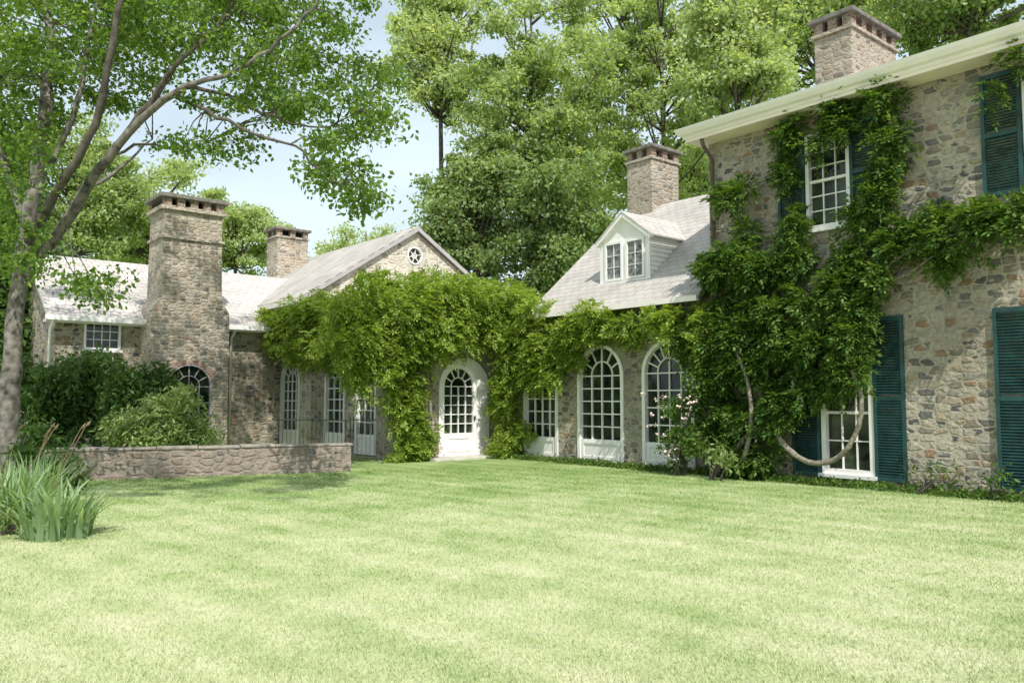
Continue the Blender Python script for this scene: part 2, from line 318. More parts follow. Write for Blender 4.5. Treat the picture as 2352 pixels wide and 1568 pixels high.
def blob(px,py,rx,ry,kind,c,th):
    fn={'P':onP,'S':onS,'W':Pw}[kind]; ce=fn(px,py,c); a=fn(px+rx,py,c); q=fn(px,py-ry,c)
    U={'P':Dv,'S':Ev,'W':np.array([1.,0,0])}[kind]; N={'P':-Ev,'S':-Dv,'W':np.array([0,-1.,0])}[kind]
    return ce,U,np.linalg.norm((a-ce)[:2]),abs(q[2]-ce[2]),N,th
def blobpts(bl,dens,sub=.28,per=6):
    ce,U,ru,rz,N,th=bl; area=math.pi*ru*rz; ns=max(3,int(area*per)); n=int(area*dens)
    a=unit(rng.normal(size=(ns,3)))*(rng.random((ns,1))**.4)
    sc=ce+a[:,:1]*U*ru+a[:,1:2]*N*th+a[:,2:]*Zv*rz
    idx=rng.integers(0,ns,n); g=unit(rng.normal(size=(n,3)))*(rng.random((n,1))**.5)*sub
    out=a[idx][:,1:2]*N*.6+N*.55+unit(g)*.5+a[idx][:,2:]*Zv*.4
    return sc[idx]+g,out
def frondmass(blobs,dens,name,mat,par,sub=.28,per=6,**k):
    P=[];O=[]
    for b_ in blobs:
        p,o=blobpts(b_,dens,sub,per); keep=p[:,2]>.03; P.append(p[keep]); O.append(o[keep])
    v=fronds(np.concatenate(P),np.concatenate(O),**k); return npm(name,v,quadidx(len(v)//4),mat,par)
def crom(P,rad,jit=0.0,nk=4):
    Q=[];RR=[]
    for i in range(len(P)-1):
        p0=P[max(i-1,0)];p1=P[i];p2=P[i+1];p3=P[min(i+2,len(P)-1)]
        for k in range(nk):
            t_=k/nk; Q.append(.5*((2*p1)+(p2-p0)*t_+(2*p0-5*p1+4*p2-p3)*t_**2+(3*p1-p0-3*p2+p3)*t_**3)+rng.normal(size=3)*jit); RR.append((rad[i]*(1-t_)+rad[i+1]*t_)*random.uniform(.92,1.08))
    Q.append(P[-1]); RR.append(rad[-1]); return Q,RR
# ------------------------------------------------------------ ground
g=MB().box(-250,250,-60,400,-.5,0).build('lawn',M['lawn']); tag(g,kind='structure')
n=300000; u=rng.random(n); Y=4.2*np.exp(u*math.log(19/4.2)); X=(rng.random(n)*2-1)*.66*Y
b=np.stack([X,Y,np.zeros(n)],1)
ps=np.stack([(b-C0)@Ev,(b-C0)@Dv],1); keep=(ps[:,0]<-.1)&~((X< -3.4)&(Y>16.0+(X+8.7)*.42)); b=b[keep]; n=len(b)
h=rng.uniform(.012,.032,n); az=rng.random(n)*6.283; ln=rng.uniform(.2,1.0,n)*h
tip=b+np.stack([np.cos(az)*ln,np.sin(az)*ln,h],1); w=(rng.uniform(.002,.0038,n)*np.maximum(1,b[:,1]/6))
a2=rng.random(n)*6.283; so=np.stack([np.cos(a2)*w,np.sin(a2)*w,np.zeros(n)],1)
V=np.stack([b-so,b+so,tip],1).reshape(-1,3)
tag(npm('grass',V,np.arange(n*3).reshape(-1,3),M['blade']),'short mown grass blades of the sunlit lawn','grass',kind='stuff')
# ------------------------------------------------------------ main house
mh=thing('stone_house','tall two-storey rubble stone house at the right with teal louvred shutters and cream eaves','house',(0,-6,0))
F0=('P',0.0); cut=MB()
wu=(-3.2,-2.3,4.87,6.75); wl=(-3.52,-2.5,.2,3.0); wu2=(-7.0,-6.12,4.9,6.75); wl2=(-7.2,-6.15,.2,3.0)
rect_window(F0,*wu,mh,3,6,cut=cut); rect_window(F0,*wl,mh,3,5,cut=cut,t=.09); rect_window(F0,*wu2,mh,3,6,cut=cut); rect_window(F0,*wl2,mh,3,5,cut=cut)
for (u0,u1,z0,z1) in ((-2.28,-1.7,4.85,6.8),(-3.8,-3.22,4.85,6.8),(-6.1,-5.5,4.9,6.95),(-7.6,-7.02,4.9,6.95)): shutter(F0,u0,u1,z0,z1,mh)
for (u0,u1) in ((-2.48,-1.9),(-4.1,-3.54),(-6.13,-5.56),(-7.8,-7.22)): shutter(F0,u0,u1,.13,3.07,mh)
MB().box(0,9,-14,0,-.2,7.15).build('wall',M['stone'],mh,cut=cut)
EO=.22
c=MB().box(-.5,-.002,-14.6,EO,7.13,7.2); c.box(.0,9.6,.004,EO,7.13,7.2); c.build('soffit',M['cream'],mh)
gt=MB()
prof=[(-.47,7.19),(-.52,7.2),(-.54,7.25),(-.6,7.28),(-.65,7.36),(-.67,7.42),(-.47,7.42)]
n=len(prof); vs=[(x,-14.8,z) for x,z in prof]+[(x,EO-(x+.47),z) for x,z in prof]+[(9.8,EO-(x+.47),z) for x,z in prof]
gt.add(vs,[tuple(range(n)),tuple(range(3*n-1,2*n-1,-1))]+[(i+k*n,(i+1)%n+k*n,(i+1)%n+n+k*n,i+n+k*n) for k in (0,1) for i in range(n)])
gt.build('gutter',M['eave'],mh)
rf=MB(); e0,e1,z0,z1=-.49,9.6,7.36,8.6
rf.slab([(e0,-14.6,z0),(4.5,-14.6,z1),(4.5,-4,z1),(e0,EO+.02,z0)],.08); rf.slab([(e1,-14.6,z0),(e1,EO+.02,z0),(4.5,-4,z1),(4.5,-14.6,z1)],.08); rf.slab([(e0,EO+.02,z0),(4.5,-4,z1),(e1,EO+.02,z0)],.08)
rf.build('roof',M['slate_p'],mh)
chimney(mh,1.5,3.5,-2.55,-1.7,7.3,9.75,M['stone_chim'],nb=(2,4))
MB().tube([(-.46,-.16,7.15),(-.4,-.16,7.0),(-.1,-.16,6.75),(-.1,-.16,4),(-.1,-.16,.2)],.045).build('downpipe',M['copper'],mh,True)
# ------------------------------------------------------------ arcade wing
aw=thing('arcade_wing','one-storey stone wing with arched french windows, slate roof and white dormer','house wing',(0,3,0))
cut=MB()
arched_window(F0,1.21,1.5,.05,2.93,aw,cut=cut,spokes=7,rows=4); arched_window(F0,3.32,1.55,.05,2.93,aw,cut=cut,rows=5); arched_window(F0,5.5,1.35,.05,2.93,aw,cut=cut)
MB().box(0,7,.004,7.4,-.2,3.4).build('wall',M['stone'],aw,cut=cut)
gw=MB(); gw.wprism(('S',.02),[(0.05,3.404),(6.95,3.404),(6.95,3.8),(3.5,6.85),(.05,3.8)],0,-5.45); gw.build('gable_wall',M['stone'],aw)
rf=MB()
rf.slab([(-.4,.01,3.82),(3.5,.01,7.12),(3.5,5.65,7.12),(-.4,5.65,3.82)],.1); rf.slab([(7.4,.01,3.82),(7.4,5.65,3.82),(3.5,5.65,7.12),(3.5,.01,7.12)],.1)
rf.build('roof',M['slate_p'],aw)
MB().box(-.5,-.41,.01,5.7,3.68,3.8).build('gutter',M['eave'],aw)
chimney(aw,3.2,4.4,4.3,5.25,6.4,8.85,M['stone_chim'],nb=(2,2))
Fd=('P',.42)
dm=MB().wprism(Fd,[(2.05,4.35),(3.65,4.35),(3.65,5.6),(2.85,6.15),(2.05,5.6)],0,-2.3).build('dormer',M['white'],aw)
d=MB()
for sg in (-1,1):
    d.slab([(.3,2.85+sg*.92,5.54),(2.65,2.85+sg*.92,5.54),(2.65,2.85,6.22),(.3,2.85,6.22)],.05)
d.build('dormer_roof',M['slate_s'],dm)
t=MB()
for sg in (-1,1): t.wbar(Fd,(2.85,6.12),(2.85+sg*.9,5.46),.07,.0,.11+sg*.002)
t.wbox(Fd,2.03,2.15,.003,.03,4.5,5.5); t.wbox(Fd,3.55,3.67,.003,.03,4.5,5.5); t.wbox(Fd,1.98,3.72,.003,.07,4.4,4.5); t.build('trim',M['white'],dm)
s=MB()
for i in range(10):
    z=4.45+i*.115
    for (y,sg) in ((2.05,-1),(3.65,1)):
        s.add([(.44,y,z),(2.5,y,z),(2.5,y+sg*.03,z),(.44,y+sg*.03,z),(.44,y,z+.113),(2.5,y,z+.113),(2.5,y+sg*.006,z+.113),(.44,y+sg*.006,z+.113)],[(0,1,2,3),(4,7,6,5),(0,4,5,1),(1,5,6,2),(2,6,7,3),(3,7,4,0)])
s.build('siding',M['white'],dm)
for u0 in (2.2,2.9):
    w_=MB().wring(Fd,rect(u0,u0+.6,4.52,5.5),rect(u0+.06,u0+.54,4.58,5.44),.004,.05)
    w_.wbox(Fd,u0+.293,u0+.307,.012,.03,4.58,5.44)
    for j in (1,2): w_.wbox(Fd,u0+.06,u0+.54,.012,.028,4.58+.86*j/3-.007,4.58+.86*j/3+.007)
    w_.build('window',M['white'],dm); MB().wbox(Fd,u0+.06,u0+.54,.003,.01,4.58,5.44).build('pane',M['curtain'],dm)
# ------------------------------------------------------------ garden room with the white door
gr=thing('garden_room','low stone garden room under the vine mound, holding the white arched door','garden room',(-3,7.45,0))
F1=('S',7.45); F2=('P',-3.0); cut=MB()
dc=-1.08; dw=1.72
cut.wprism(F1,arch(dc,dw,-.02,2.72),-.3,.2)
MB().wring(F1,arch(dc,dw,0.02,2.72),arch(dc-.16,1.14,.06,2.5),-.16,.03).build('door_surround',M['white'],gr)
ww=1.14; uc=dc-.16
door=MB().wring(F1,arch(uc,ww,.06,2.5),arch(uc,ww-.16,.66,2.42),-.13,-.02).build('door',M['white'],gr)
MB().wprism(F1,arch(uc,ww-.16,.66,2.42),-.1,-.085).build('pane',M['glass'],door)
mu=MB(); r2=(ww-.16)/2; zs=2.42-r2
for i in (1,2,3): mu.wbox(F1,uc-r2+2*r2*i/4-.013,uc-r2+2*r2*i/4+.013,-.084,-.04,.66,zs)
for j in range(1,6): mu.wbox(F1,uc-r2,uc+r2,-.084,-.044,.66+(zs-.66)*j/5-.013,.66+(zs-.66)*j/5+.013)
for i in range(12):
    a,b_=math.pi*i/12,math.pi*(i+1)/12; mu.wbar(F1,(uc+r2*.5*math.cos(a),zs+r2*.5*math.sin(a)),(uc+r2*.5*math.cos(b_),zs+r2*.5*math.sin(b_)),.026,-.084,-.046)
for i in range(1,6): a=math.pi*i/6; mu.wbar(F1,(uc+r2*.48*math.cos(a),zs+r2*.48*math.sin(a)),(uc+r2*math.cos(a),zs+r2*math.sin(a)),.026,-.084,-.042)
mu.build('muntins',M['white'],door)
MB().wring(F1,rect(uc-.4,uc+.4,.16,.58),rect(uc-.33,uc+.33,.23,.51),-.019,-.002).build('panel_moulding',M['white'],door)
MB().wbox(F1,uc+.5,uc+.53,-.018,.04,1.0,1.12).build('handle',M['iron'],door)
arched_window(F2,9.44,1.15,.05,2.85,gr,cut=cut,cols=3); arched_window(F2,11.25,1.25,.05,2.85,gr,cut=cut,cols=3)
MB().box(-3,4.7,7.45,12.84,-.2,3.2).build('wall',M['stone'],gr,cut=cut)
rf=MB(); z0=3.21
rf.hexa([(-3.25,7.2,z0),(4.7,7.2,z0),(4.7,12.8,z0),(-3.25,12.8,z0),(-1.3,9.2,4.4),(3.5,9.2,4.4),(3.5,12.8,4.4),(-1.3,12.8,4.4)]); rf.build('roof',M['slate_s'],gr)
MB().box(-2.6,.15,6.6,7.42,-.1,.06).build('door_step',M['step'],gr,bevel=.015)
# ------------------------------------------------------------ gabled wing
gb=thing('gabled_wing','pale stone gabled wing with a small round window behind the vine mound','house wing',(0,12.85,0))
F3=('S',12.85); cut=MB()
arched_window(F2,14.3,1.4,.05,2.85,gb,cut=cut,cols=4)
rwc=(.8,6.5)
circ=lambda r:[(rwc[0]+r*math.cos(i*math.pi/12),rwc[1]+r*math.sin(i*math.pi/12)) for i in range(24)]
cut.wprism(F3,circ(.31),-.3,.2)
rw=MB().wring(F3,circ(.31),circ(.265),-.12,.03).build('round_window',M['white'],gb)
MB().wprism(F3,circ(.265),-.1,-.08).build('pane',M['glass'],rw)
q=MB()
for i in range(3): a=math.pi*i/3+.26; q.wbar(F3,(rwc[0]-.262*math.cos(a),rwc[1]-.262*math.sin(a)),(rwc[0]+.262*math.cos(a),rwc[1]+.262*math.sin(a)),.022,-.079,-.03-.004*i)
q.wring(F3,circ(.1),circ(.08),-.079,-.02); q.build('muntins',M['white'],rw)
MB().wprism(F3,[(-3,-.2),(4.7,-.2),(4.7,4.85),(.85,7.35),(-3,4.85)],0,-9.2).build('wall',M['stone_pale'],gb,cut=cut)
rf=MB()
for sg in (-1,1): rf.slab([(.85,12.72,7.52),(.85+sg*4.35,12.72,4.72),(.85+sg*4.35,22.3,4.72),(.85,22.3,7.52)],.12)
rf.build('roof',M['slate_p'],gb)
for sg in (-1,1): MB().wbar(('S',12.72),(.85,7.41),(.85+sg*4.33,4.62),.11,.002,.03+sg*.002).build('bargeboard',M['lilac'],gb)
t=MB().box(-3.62,-3.5,12.7,22.3,4.5,4.64); t.box(-3.5,-3.0,12.75,22.2,4.44,4.5); t.build('gutter',M['white'],gb)
chimney(gb,-1.2,.1,19.6,20.6,5.5,8.35,M['stone_chim'],nb=(2,2))
# ------------------------------------------------------------ left wing
lw=thing('left_wing','long low stone wing at the left with a pale slate roof and broad stone chimney','house wing',(-6.3,15,0))
F4=('S',15.0); cut=MB()
rect_window(F4,-8.98,-8.0,3.0,3.83,lw,4,3,cut=cut,t=.06)
MB().wprism(('P',-3.01),[(15,-.2),(21.4,-.2),(21.4,3.95),(18.2,5.95),(15,3.95)],0,6.7).build('wall',M['stone'],lw,cut=cut)
rf=MB()
for sg in (-1,1): rf.slab([(-10.0,18.2,6.1),(-1.2,18.2,6.1),(-1.2 if sg>0 else -3.05,18.2+sg*3.6,3.9),(-10.0,18.2+sg*3.6,3.9)],.1)
rf.build('roof',M['slate_s'],lw)
MB().box(-10.05,-3.3,14.48,14.6,3.76,3.9).build('gutter',M['white'],lw)
MB().box(-10.02,-3.05,14.6,15,3.72,3.78).build('soffit',M['white'],lw)
for p in (-9.85,-4.75): MB().tube([(p,14.55,3.76),(p,14.9,3.5),(p,14.93,.1)],.045).build('downpipe',M['white'],lw,True)
MB().box(-12.4,-9.72,15.2,19,-.2,2.5).build('lean_to',M['stone'],lw)
rect_window(('S',15.2),-10.9,-10.1,.5,2.0,lw,3,4,t=.06,sill=False)
Fc=('S',14.0)
body=MB().wprism(Fc,[(-7.5,-.2),(-5.15,-.2),(-5.17,4.15),(-5.42,4.6),(-5.47,7.15),(-7.18,7.15),(-7.22,4.6),(-7.45,4.15)],0,-1.3)
cutc=MB(); cutc.wprism(Fc,arch(-6.32,1.3,.5,2.6),-.3,.2)
bch=body.build('chimney',M['stone_chim'],lw,cut=cutc)
ar=[( -6.32+.8*math.cos(math.pi*i/14),1.95+.8*math.sin(math.pi*i/14)) for i in range(15)]; ai=[( -6.32+.66*math.cos(math.pi*i/14),1.95+.66*math.sin(math.pi*i/14)) for i in range(15)]
MB().wprism(Fc,ar+ai[::-1],.001,.03).build('brick_arch',M['brick'],bch)
MB().box(-7.28,-5.36,13.9,15.4,7.15,7.27).build('corbel',M['stone_chim'],bch)
MB().box(-7.25,-5.39,13.93,15.37,6.3,6.38).build('corbel',M['stone_chim'],bch)
for x in np.linspace(-7.2,-5.66,5):
    for y in (13.96,15.16): MB().box(x,x+.22,y,y+.2,7.27,7.5).build('brick_pier',M['brick'],bch)
MB().box(-6.98,-5.7,14.2,15.1,7.27,7.49).build('flue_shade',M['dark'],bch); MB().box(-7.33,-5.31,13.85,15.45,7.5,7.62).build('cap',M['cap'],bch,bevel=.02)  # black fill stands in for the shaded openings under the cap
arched_window(Fc,-6.32,1.3,.5,2.6,lw,kick=0,cols=4,rows=3,spokes=5,t=.03,bar=.022,mat='lilac')
# ------------------------------------------------------------ terrace wall, railing
wv0=np.array([-10.2,15.4,0]); wv1=np.array([-3.55,18.2,0]); dd=(wv1-wv0)/np.linalg.norm(wv1-wv0); nn=np.array([-dd[1],dd[0],0])
def oriented(mb,a,dv,nv,l0,l1,n0,n1,z0,z1):
    P=lambda l,n_,z:a+dv*l+nv*n_+Zv*z
    mb.hexa([P(l0,n0,z0),P(l1,n0,z0),P(l1,n1,z0),P(l0,n1,z0),P(l0,n0,z1),P(l1,n0,z1),P(l1,n1,z1),P(l0,n1,z1)]); return mb
tw=thing('terrace_wall','low rubble stone terrace wall with flat coping at the edge of the lawn','wall',tuple(wv0),'W'); Lw=np.linalg.norm(wv1-wv0)
oriented(MB(),wv0,dd,nn,0,Lw,0,.4,-.1,.56).build('wall',M['stone_low'],tw)
l=-.02
while l<Lw+.02:
    e=min(l+random.uniform(.6,1.0),Lw+.05); oriented(MB(),wv0,dd,nn,l,e-.012,-.02,.42,.562+random.uniform(0,.006),.62+random.uniform(-.012,.014)).build('coping_stone',M['coping'],tw,bevel=.015); l=e
def rail(name,label,cat,a,b,h):
    a=np.array(a,float); b=np.array(b,float); L_=np.linalg.norm(b-a); dv=(b-a)/L_; t=thing(name,label,cat,tuple(a),'W')
    MB().tube([a+Zv*(h-.05),b+Zv*(h-.05)],.012,6).build('rail',M['iron'],t); MB().tube([a+Zv*.15,b+Zv*.15],.012,6).build('rail',M['iron'],t)
    k=int(L_/.115)
    for i in range(1,k): q=a+dv*L_*i/k; MB().tube([q+Zv*.05,q+Zv*(h+.0)],.007,5).build('picket',M['iron'],t)
    for q in (a,b): MB().tube([q,q+Zv*(h+.03)],.016,8).build('post',M['iron'],t)
pa=Pw(640,1000,21.2); pb=Pw(812,1000,20.6); pc=Pw(880,1000,20.3)
for q in (pa,pb,pc): q[2]=0
rail('iron_railing','black iron picket railing behind the low terrace wall','railing',pa,pb-np.array([.08,0,0]),1.1)
rail('iron_gate','narrow black iron picket gate between the terrace wall and the vine','gate',pb,pc,1.12)
# ------------------------------------------------------------ vines
B=lambda L,kind,c,th,k=1.0:[blob(x[0],x[1],x[2]*k,x[3]*k,kind,c,th) for x in L]
gv=thing('wisteria_vine','large bright green wisteria mound spilling over the roof beside the white door','vine',tuple(H(-2.6,7.1,0)),'W')
bl=B([(900,720,120,75),(1000,700,110,60),(1100,700,95,55),(800,750,60,55),(970,765,100,46),(1090,765,80,34),(870,810,80,55),(835,860,36,40),(990,800,40,25),(770,790,35,45),(1180,730,50,50),(850,760,80,60)],'S',6.95,.6)
bl+=B([(900,680,100,40),(1010,668,110,40),(1120,680,90,40),(820,690,60,44),(1190,715,60,42)],'S',8.6,.8)
bl+=B([(935,880,42,60),(940,950,40,60),(945,1010,45,55),(950,1045,60,25),(910,930,24,70)],'S',7.2,.25)
bl+=B([(690,740,58,44),(745,775,54,52),(650,770,28,40),(735,715,54,40),(780,810,38,44),(640,740,30,30),(700,795,40,30)],'P',-3.35,.4)
frondmass(bl,330,'foliage',M['leaf_vine'],gv,.3,11,L=.26,k=5,ll=.1,lw=.042)
for k in range(3): 
    a=H(-2.7+.15*k,7.25,0); MB().tube([a,H(-2.6+.1*k,7.15,1),H(-2.75+.2*k,7.2,2),H(-2.4,7.3,3.1)],[.05,.045,.04,.03],7).build('stem',M['vinewood'],gv,True)
av=thing('climbing_vine','green vine hanging in a swag along the eaves above the arched windows','vine',tuple(H(-.2,7,0)),'W')
bl=B([(1620,745,60,45),(1545,735,60,32),(1465,730,60,28),(1395,735,55,34),(1315,755,55,45),(1260,790,60,50),(1250,850,45,30),(1190,790,60,50),(1330,800,30,30),(1560,780,30,20),(1170,860,40,50),(1165,930,38,50),(1170,1000,36,50),(1178,1035,44,22),(1290,850,30,22),(1445,765,25,20),(1225,720,40,30)],'P',-.32,.36)
frondmass(bl,320,'foliage',M['leaf_vine'],av,.24,9,L=.25,k=5,ll=.1,lw=.042)
MB().tube([H(-.2,7,0),H(-.25,7.05,1.2),H(-.2,6.9,2.4),H(-.3,6.3,3.2)],[.05,.045,.04,.03],7).build('stem',M['vinewood'],av,True)
hv=thing('house_vine','old dark green vine climbing round the upper window of the two-storey house','vine',tuple(H(-.3,-1.2,0)),'W')
L1=[(1690,465,26,60),(1700,560,62,42),(1660,640,70,60),(1740,640,70,70),(1820,700,65,55),(1720,760,110,85),(1830,800,85,75),(1640,830,60,70),(1900,790,85,65),(1950,710,60,70),(1900,870,58,48),(1950,850,42,46),(1700,900,80,80),(1650,980,70,80),(1720,1020,60,60),(1810,910,60,65),(1930,640,55,60),(1870,900,42,38),(1790,990,36,34),(1880,700,45,45),(1975,780,30,50),(1620,780,60,50)]
Lu=[(1960,570,55,52),(1995,480,42,65),(2032,400,32,60),(2052,330,30,55),(2022,240,56,40),(1960,232,44,30),(1885,275,62,26),(1818,320,40,44),(1798,400,18,60),(1815,500,24,65),(1832,590,34,58),(1925,300,32,30),(1870,330,22,20)]
L2=[(2080,565,68,50),(2160,540,62,44),(2240,500,58,42),(2310,475,54,44),(2140,595,52,24),(2345,505,48,56),(2220,560,44,18),(2325,140,36,30),(2292,225,8,50),(2030,630,50,42)]
frondmass(B(L1,'P',-.34,.3,1.0)+B(Lu,'P',-.2,.18,1.0)+B(L2,'P',-.24,.2,1.0),340,'foliage',M['leaf_vine2'],hv,.22,L=.25,ll=.11,lw=.048)
def vstem(pxs,rad,p=-.45):
    Q,RR=crom([onP(x,y,p) for x,y in pxs],[r_*.8 for r_ in rad],.004,5); return MB().tube(Q,RR,9).build('stem',M['vinewood'],hv,True)
vstem([(1640,1090),(1690,1030),(1740,985),(1772,975),(1800,1020),(1850,1058),(1905,1060),(1950,1025),(1975,965),(1978,905),(1955,850)],[.09,.085,.08,.075,.066,.064,.064,.06,.052,.046,.04],-.55)
vstem([(1700,1080),(1722,1000),(1725,930),(1712,860),(1690,800),(1680,730)],[.07,.06,.05,.045,.04,.035],-.66)
vstem([(1735,1080),(1740,960),(1760,860),(1850,700),(1940,660),(2060,640),(2150,585),(2240,545),(2352,545)],[.08,.07,.06,.05,.04,.03,.022,.022,.018],-.28)
vstem([(1950,660),(2000,600),(2100,570),(2200,520),(2352,500)],[.035,.03,.025,.02,.018],-.3)
vstem([(2040,640),(2040,610),(2120,560),(2200,535),(2300,470)],[.028,.028,.022,.018,.014],-.35)
# ------------------------------------------------------------ shrubs
def shrub(name,label,cat,blobs,dens,mat,L=.12,W=.06,group=None,sub=.25):
    c=blobs[0][0].copy(); c[2]=0; t=thing(name,label,cat,tuple(c),'W',group)
    P=[]
    for b_ in blobs:
        p,o=blobpts(b_,dens,sub); P.append(p[p[:,2]>.02])
    P=np.concatenate(P); v=leafcloud(P,.1,3,L,W); npm('foliage',v,quadidx(len(v)//4),mat,t)
    for k in range(4):
        q=blobs[k%len(blobs)][0]; a=c+np.array([random.uniform(-.2,.2),random.uniform(-.1,.1),0]); MB().tube([a,(a+q)/2+np.array([random.uniform(-.1,.1),0,.1]),q],[.025,.02,.01],6).build('stem',M['barkd'],t)
    return t
shrub('shrub','large dark green shrub in front of the left stone wing','shrub',B([(130,890,75,75),(220,870,90,55),(310,875,75,50),(100,960,70,60),(200,960,90,60),(330,930,70,60),(385,905,50,36),(260,940,70,60),(60,900,50,70),(170,850,50,30)],'W',20.0,.9),560,M['leaf_dk'],.15,.07,sub=.4)
shrub('shrub','pale yellow-green shrub below the arched chimney window','shrub',B([(290,985,80,40),(380,965,80,48),(440,975,60,44),(345,940,60,35),(480,1000,40,20),(410,930,46,30),(420,1000,70,36)],'W',19.0,.6),600,M['leaf_lt'],.15,.05,sub=.4)
rose=shrub('rose_bush','leafy rose bush with tiny pale blooms beside the nearest arched window','rose bush',B([(1570,960,42,70),(1590,1020,50,50),(1550,1040,40,35),(1600,900,30,40)],'P',-.8,.3),300,M['leaf_vine2'],.09,.05)
c=np.array([onP(random.gauss(1545,30),random.gauss(930,26),-1.1) for _ in range(26)]+[onP(random.gauss(1535,12),random.gauss(1035,8),-1.1) for _ in range(7)])
v=leafcloud(c,.04,7,.05,.045); npm('blossom',v,quadidx(len(v)//4),M['pink'],rose)
shrub('small_shrub','small bright green plant at the foot of the vine','plant',B([(1640,1045,28,32),(1665,1060,20,20)],'P',-1.1,.2),300,M['leaf_lt'],.1,.05)
shrub('small_shrub','low leafy tuft at the base of the wall between the teal shutters','plant',B([(2130,1100,50,25),(2180,1105,35,18)],'P',-.3,.15),220,M['leaf_vine2'],.1,.04)
shrub('small_shrub','dark weedy plant by the far right teal shutter','plant',B([(2290,1105,28,40),(2325,1130,30,22)],'P',-.35,.2),220,M['leaf_vine2'],.1,.04)
P=[]
for i in range(1300):
    s=random.uniform(-7,7.2); P.append(H(-random.uniform(.03,.55),s,random.uniform(.01,.1)))
v=leafcloud(np.array(P),.1,9,.07,.035); tag(npm('ground_cover',v,quadidx(len(v)//4),M['leaf_vine2']),'low dark weeds along the foot of the house wall','ground cover',kind='stuff')
def blades(base,hgt,lean,wid,az,seg=4):
    n=len(base); vs=[]
    dirv=np.stack([np.cos(az),np.sin(az),np.zeros(n)],1); sd=np.stack([-np.sin(az),np.cos(az),np.zeros(n)],1)
    for i in range(seg+1):
        t=i/seg; c=base+dirv*(lean*t*t)[:,None]+Zv*(hgt*(t-.25*t*t*t*(lean/hgt)))[:,None]; w=(wid*(1-t**2.2)*.5+.001)[:,None]
        vs.append(np.stack([c-sd*w,c+sd*w],1))
    V=np.concatenate(vs,1).reshape(-1,3); k=2*(seg+1); off=np.arange(n)[:,None]*k
    F=np.concatenate([off+np.array([[2*i,2*i+1,2*i+3,2*i+2]]) for i in range(seg)],0); return V,F
def clump(label,px,py,Y,n,h,rad,mat,wid=.025,name='iris_clump',cat='plant'):
    c=Pw(px,py,Y); c[2]=0; t=thing(name,label,cat,tuple(c),'W')
    a=rng.random(n)*6.283; r=rad*np.sqrt(rng.random(n)); b=c+np.stack([np.cos(a)*r,np.sin(a)*r,np.zeros(n)],1)
    hh=h*rng.uniform(.6,1.1,n); V,F=blades(b,hh,hh*rng.uniform(.15,.9,n),wid*rng.uniform(.6,1.3,n),a+rng.normal(size=n)*.5); npm('leaf_blades',V,F,mat,t); return t,c
clump('fan of blue-green strap leaves at the right of the flower bed',130,1190,9.6,120,.72,.36,M['iris'],.062)
clump('pale strap-leaved clump at the far left edge of the flower bed',25,1180,10.2,150,.85,.4,M['iris'],.045)
t,c=clump('tall thin-leaved clump with brown seed heads beside the terrace wall',70,1120,12.2,200,.9,.45,M['iris'],.02,'daylily_clump')
for i in range(6):
    a=c+np.array([random.uniform(-.5,.6),random.uniform(-.3,.3),0]); tp=a+np.array([random.uniform(0,.5),random.uniform(-.2,.2),random.uniform(.95,1.2)])
    MB().tube([a,(a+tp)/2+Zv*.08,tp,tp+np.array([.05,0,.05]),tp+np.array([.08,0,.1])],[.006,.005,.006,.02,.005],6).build('seed_stalk',M['seed'],t)
shrub('bedding_plant','low light green leafy plants spilling onto the lawn at the bed edge','plant',B([(40,1215,75,34),(120,1215,56,22),(165,1180,24,28),(20,1240,45,16),(95,1180,60,26)],'W',9.8,.45),1000,M['leaf_lt'],.08,.025,sub=.2)
shrub('bedding_plant','dark green leafy plants at the back of the bed by the tree trunk','plant',B([(20,1040,50,45),(110,1080,60,40),(60,1000,40,30)],'W',13.4,.4),500,M['leaf_dk'],.12,.05)
# ------------------------------------------------------------ left foreground tree
tr=thing('maple_tree','big leaning multi-stemmed tree at the left foreground arching over the terrace','tree',tuple(Pw(25,1116,15)*np.array([1,1,0])),'W')
def limb(pts,rad,name='branch',mat='bark',k_=.62):
    Q,RR=crom([Pw(*p) for p in pts],[r_*k_ for r_ in rad],.018); MB().tube(Q,RR,10).build(name,M[mat],tr,True); return Q
T=[]
limb([(20,1122,15),(22,980,15),(28,850,15),(38,700,15),(58,560,15)],[.28,.22,.19,.17,.16],'trunk',k_=.86)
T.append(limb([(50,610,15),(72,470,15),(90,340,15),(106,220,15.1),(118,100,15.2),(95,-20,15.3),(90,-220,15.4),(150,-600,15)],[.2,.2,.19,.18,.13,.11,.09,.05]))
T.append(limb([(60,570,15),(125,450,14.5),(193,340,14.2),(238,220,13.9),(258,90,13.6),(290,-60,13.4),(400,-450,13)],[.15,.13,.11,.1,.09,.07,.04],mat='barkd'))
T.append(limb([(90,590,15.2),(150,515,15),(225,395,14.6),(320,280,14.2),(430,200,13.9),(520,170,13.7),(620,115,13.5),(700,40,13.3),(770,-50,13.2)],[.16,.16,.14,.11,.085,.06,.05,.04,.03]))
T.append(limb([(290,310,14.6),(370,200,14.4),(440,110,14.6),(540,20,15),(600,-80,15.3)],[.09,.08,.06,.05,.03],mat='barkd'))
T.append(limb([(430,200,14.2),(520,222,14.4),(600,258,14.6),(690,288,14.8),(760,285,15),(830,255,15.2)],[.07,.055,.045,.035,.025,.012],mat='barkd'))
T.append(limb([(400,225,14.3),(500,265,13.8),(600,315,13.4),(680,338,13.2),(735,395,13),(800,435,13),(850,455,13)],[.06,.05,.04,.035,.03,.02,.01],mat='barkd'))
T.append(limb([(120,380,15),(180,230,14.8),(205,100,14.8),(230,-60,15)],[.1,.08,.06,.04]))
T.append(limb([(60,540,15),(20,400,15.4),(-40,200,15.6)],[.12,.1,.06]))
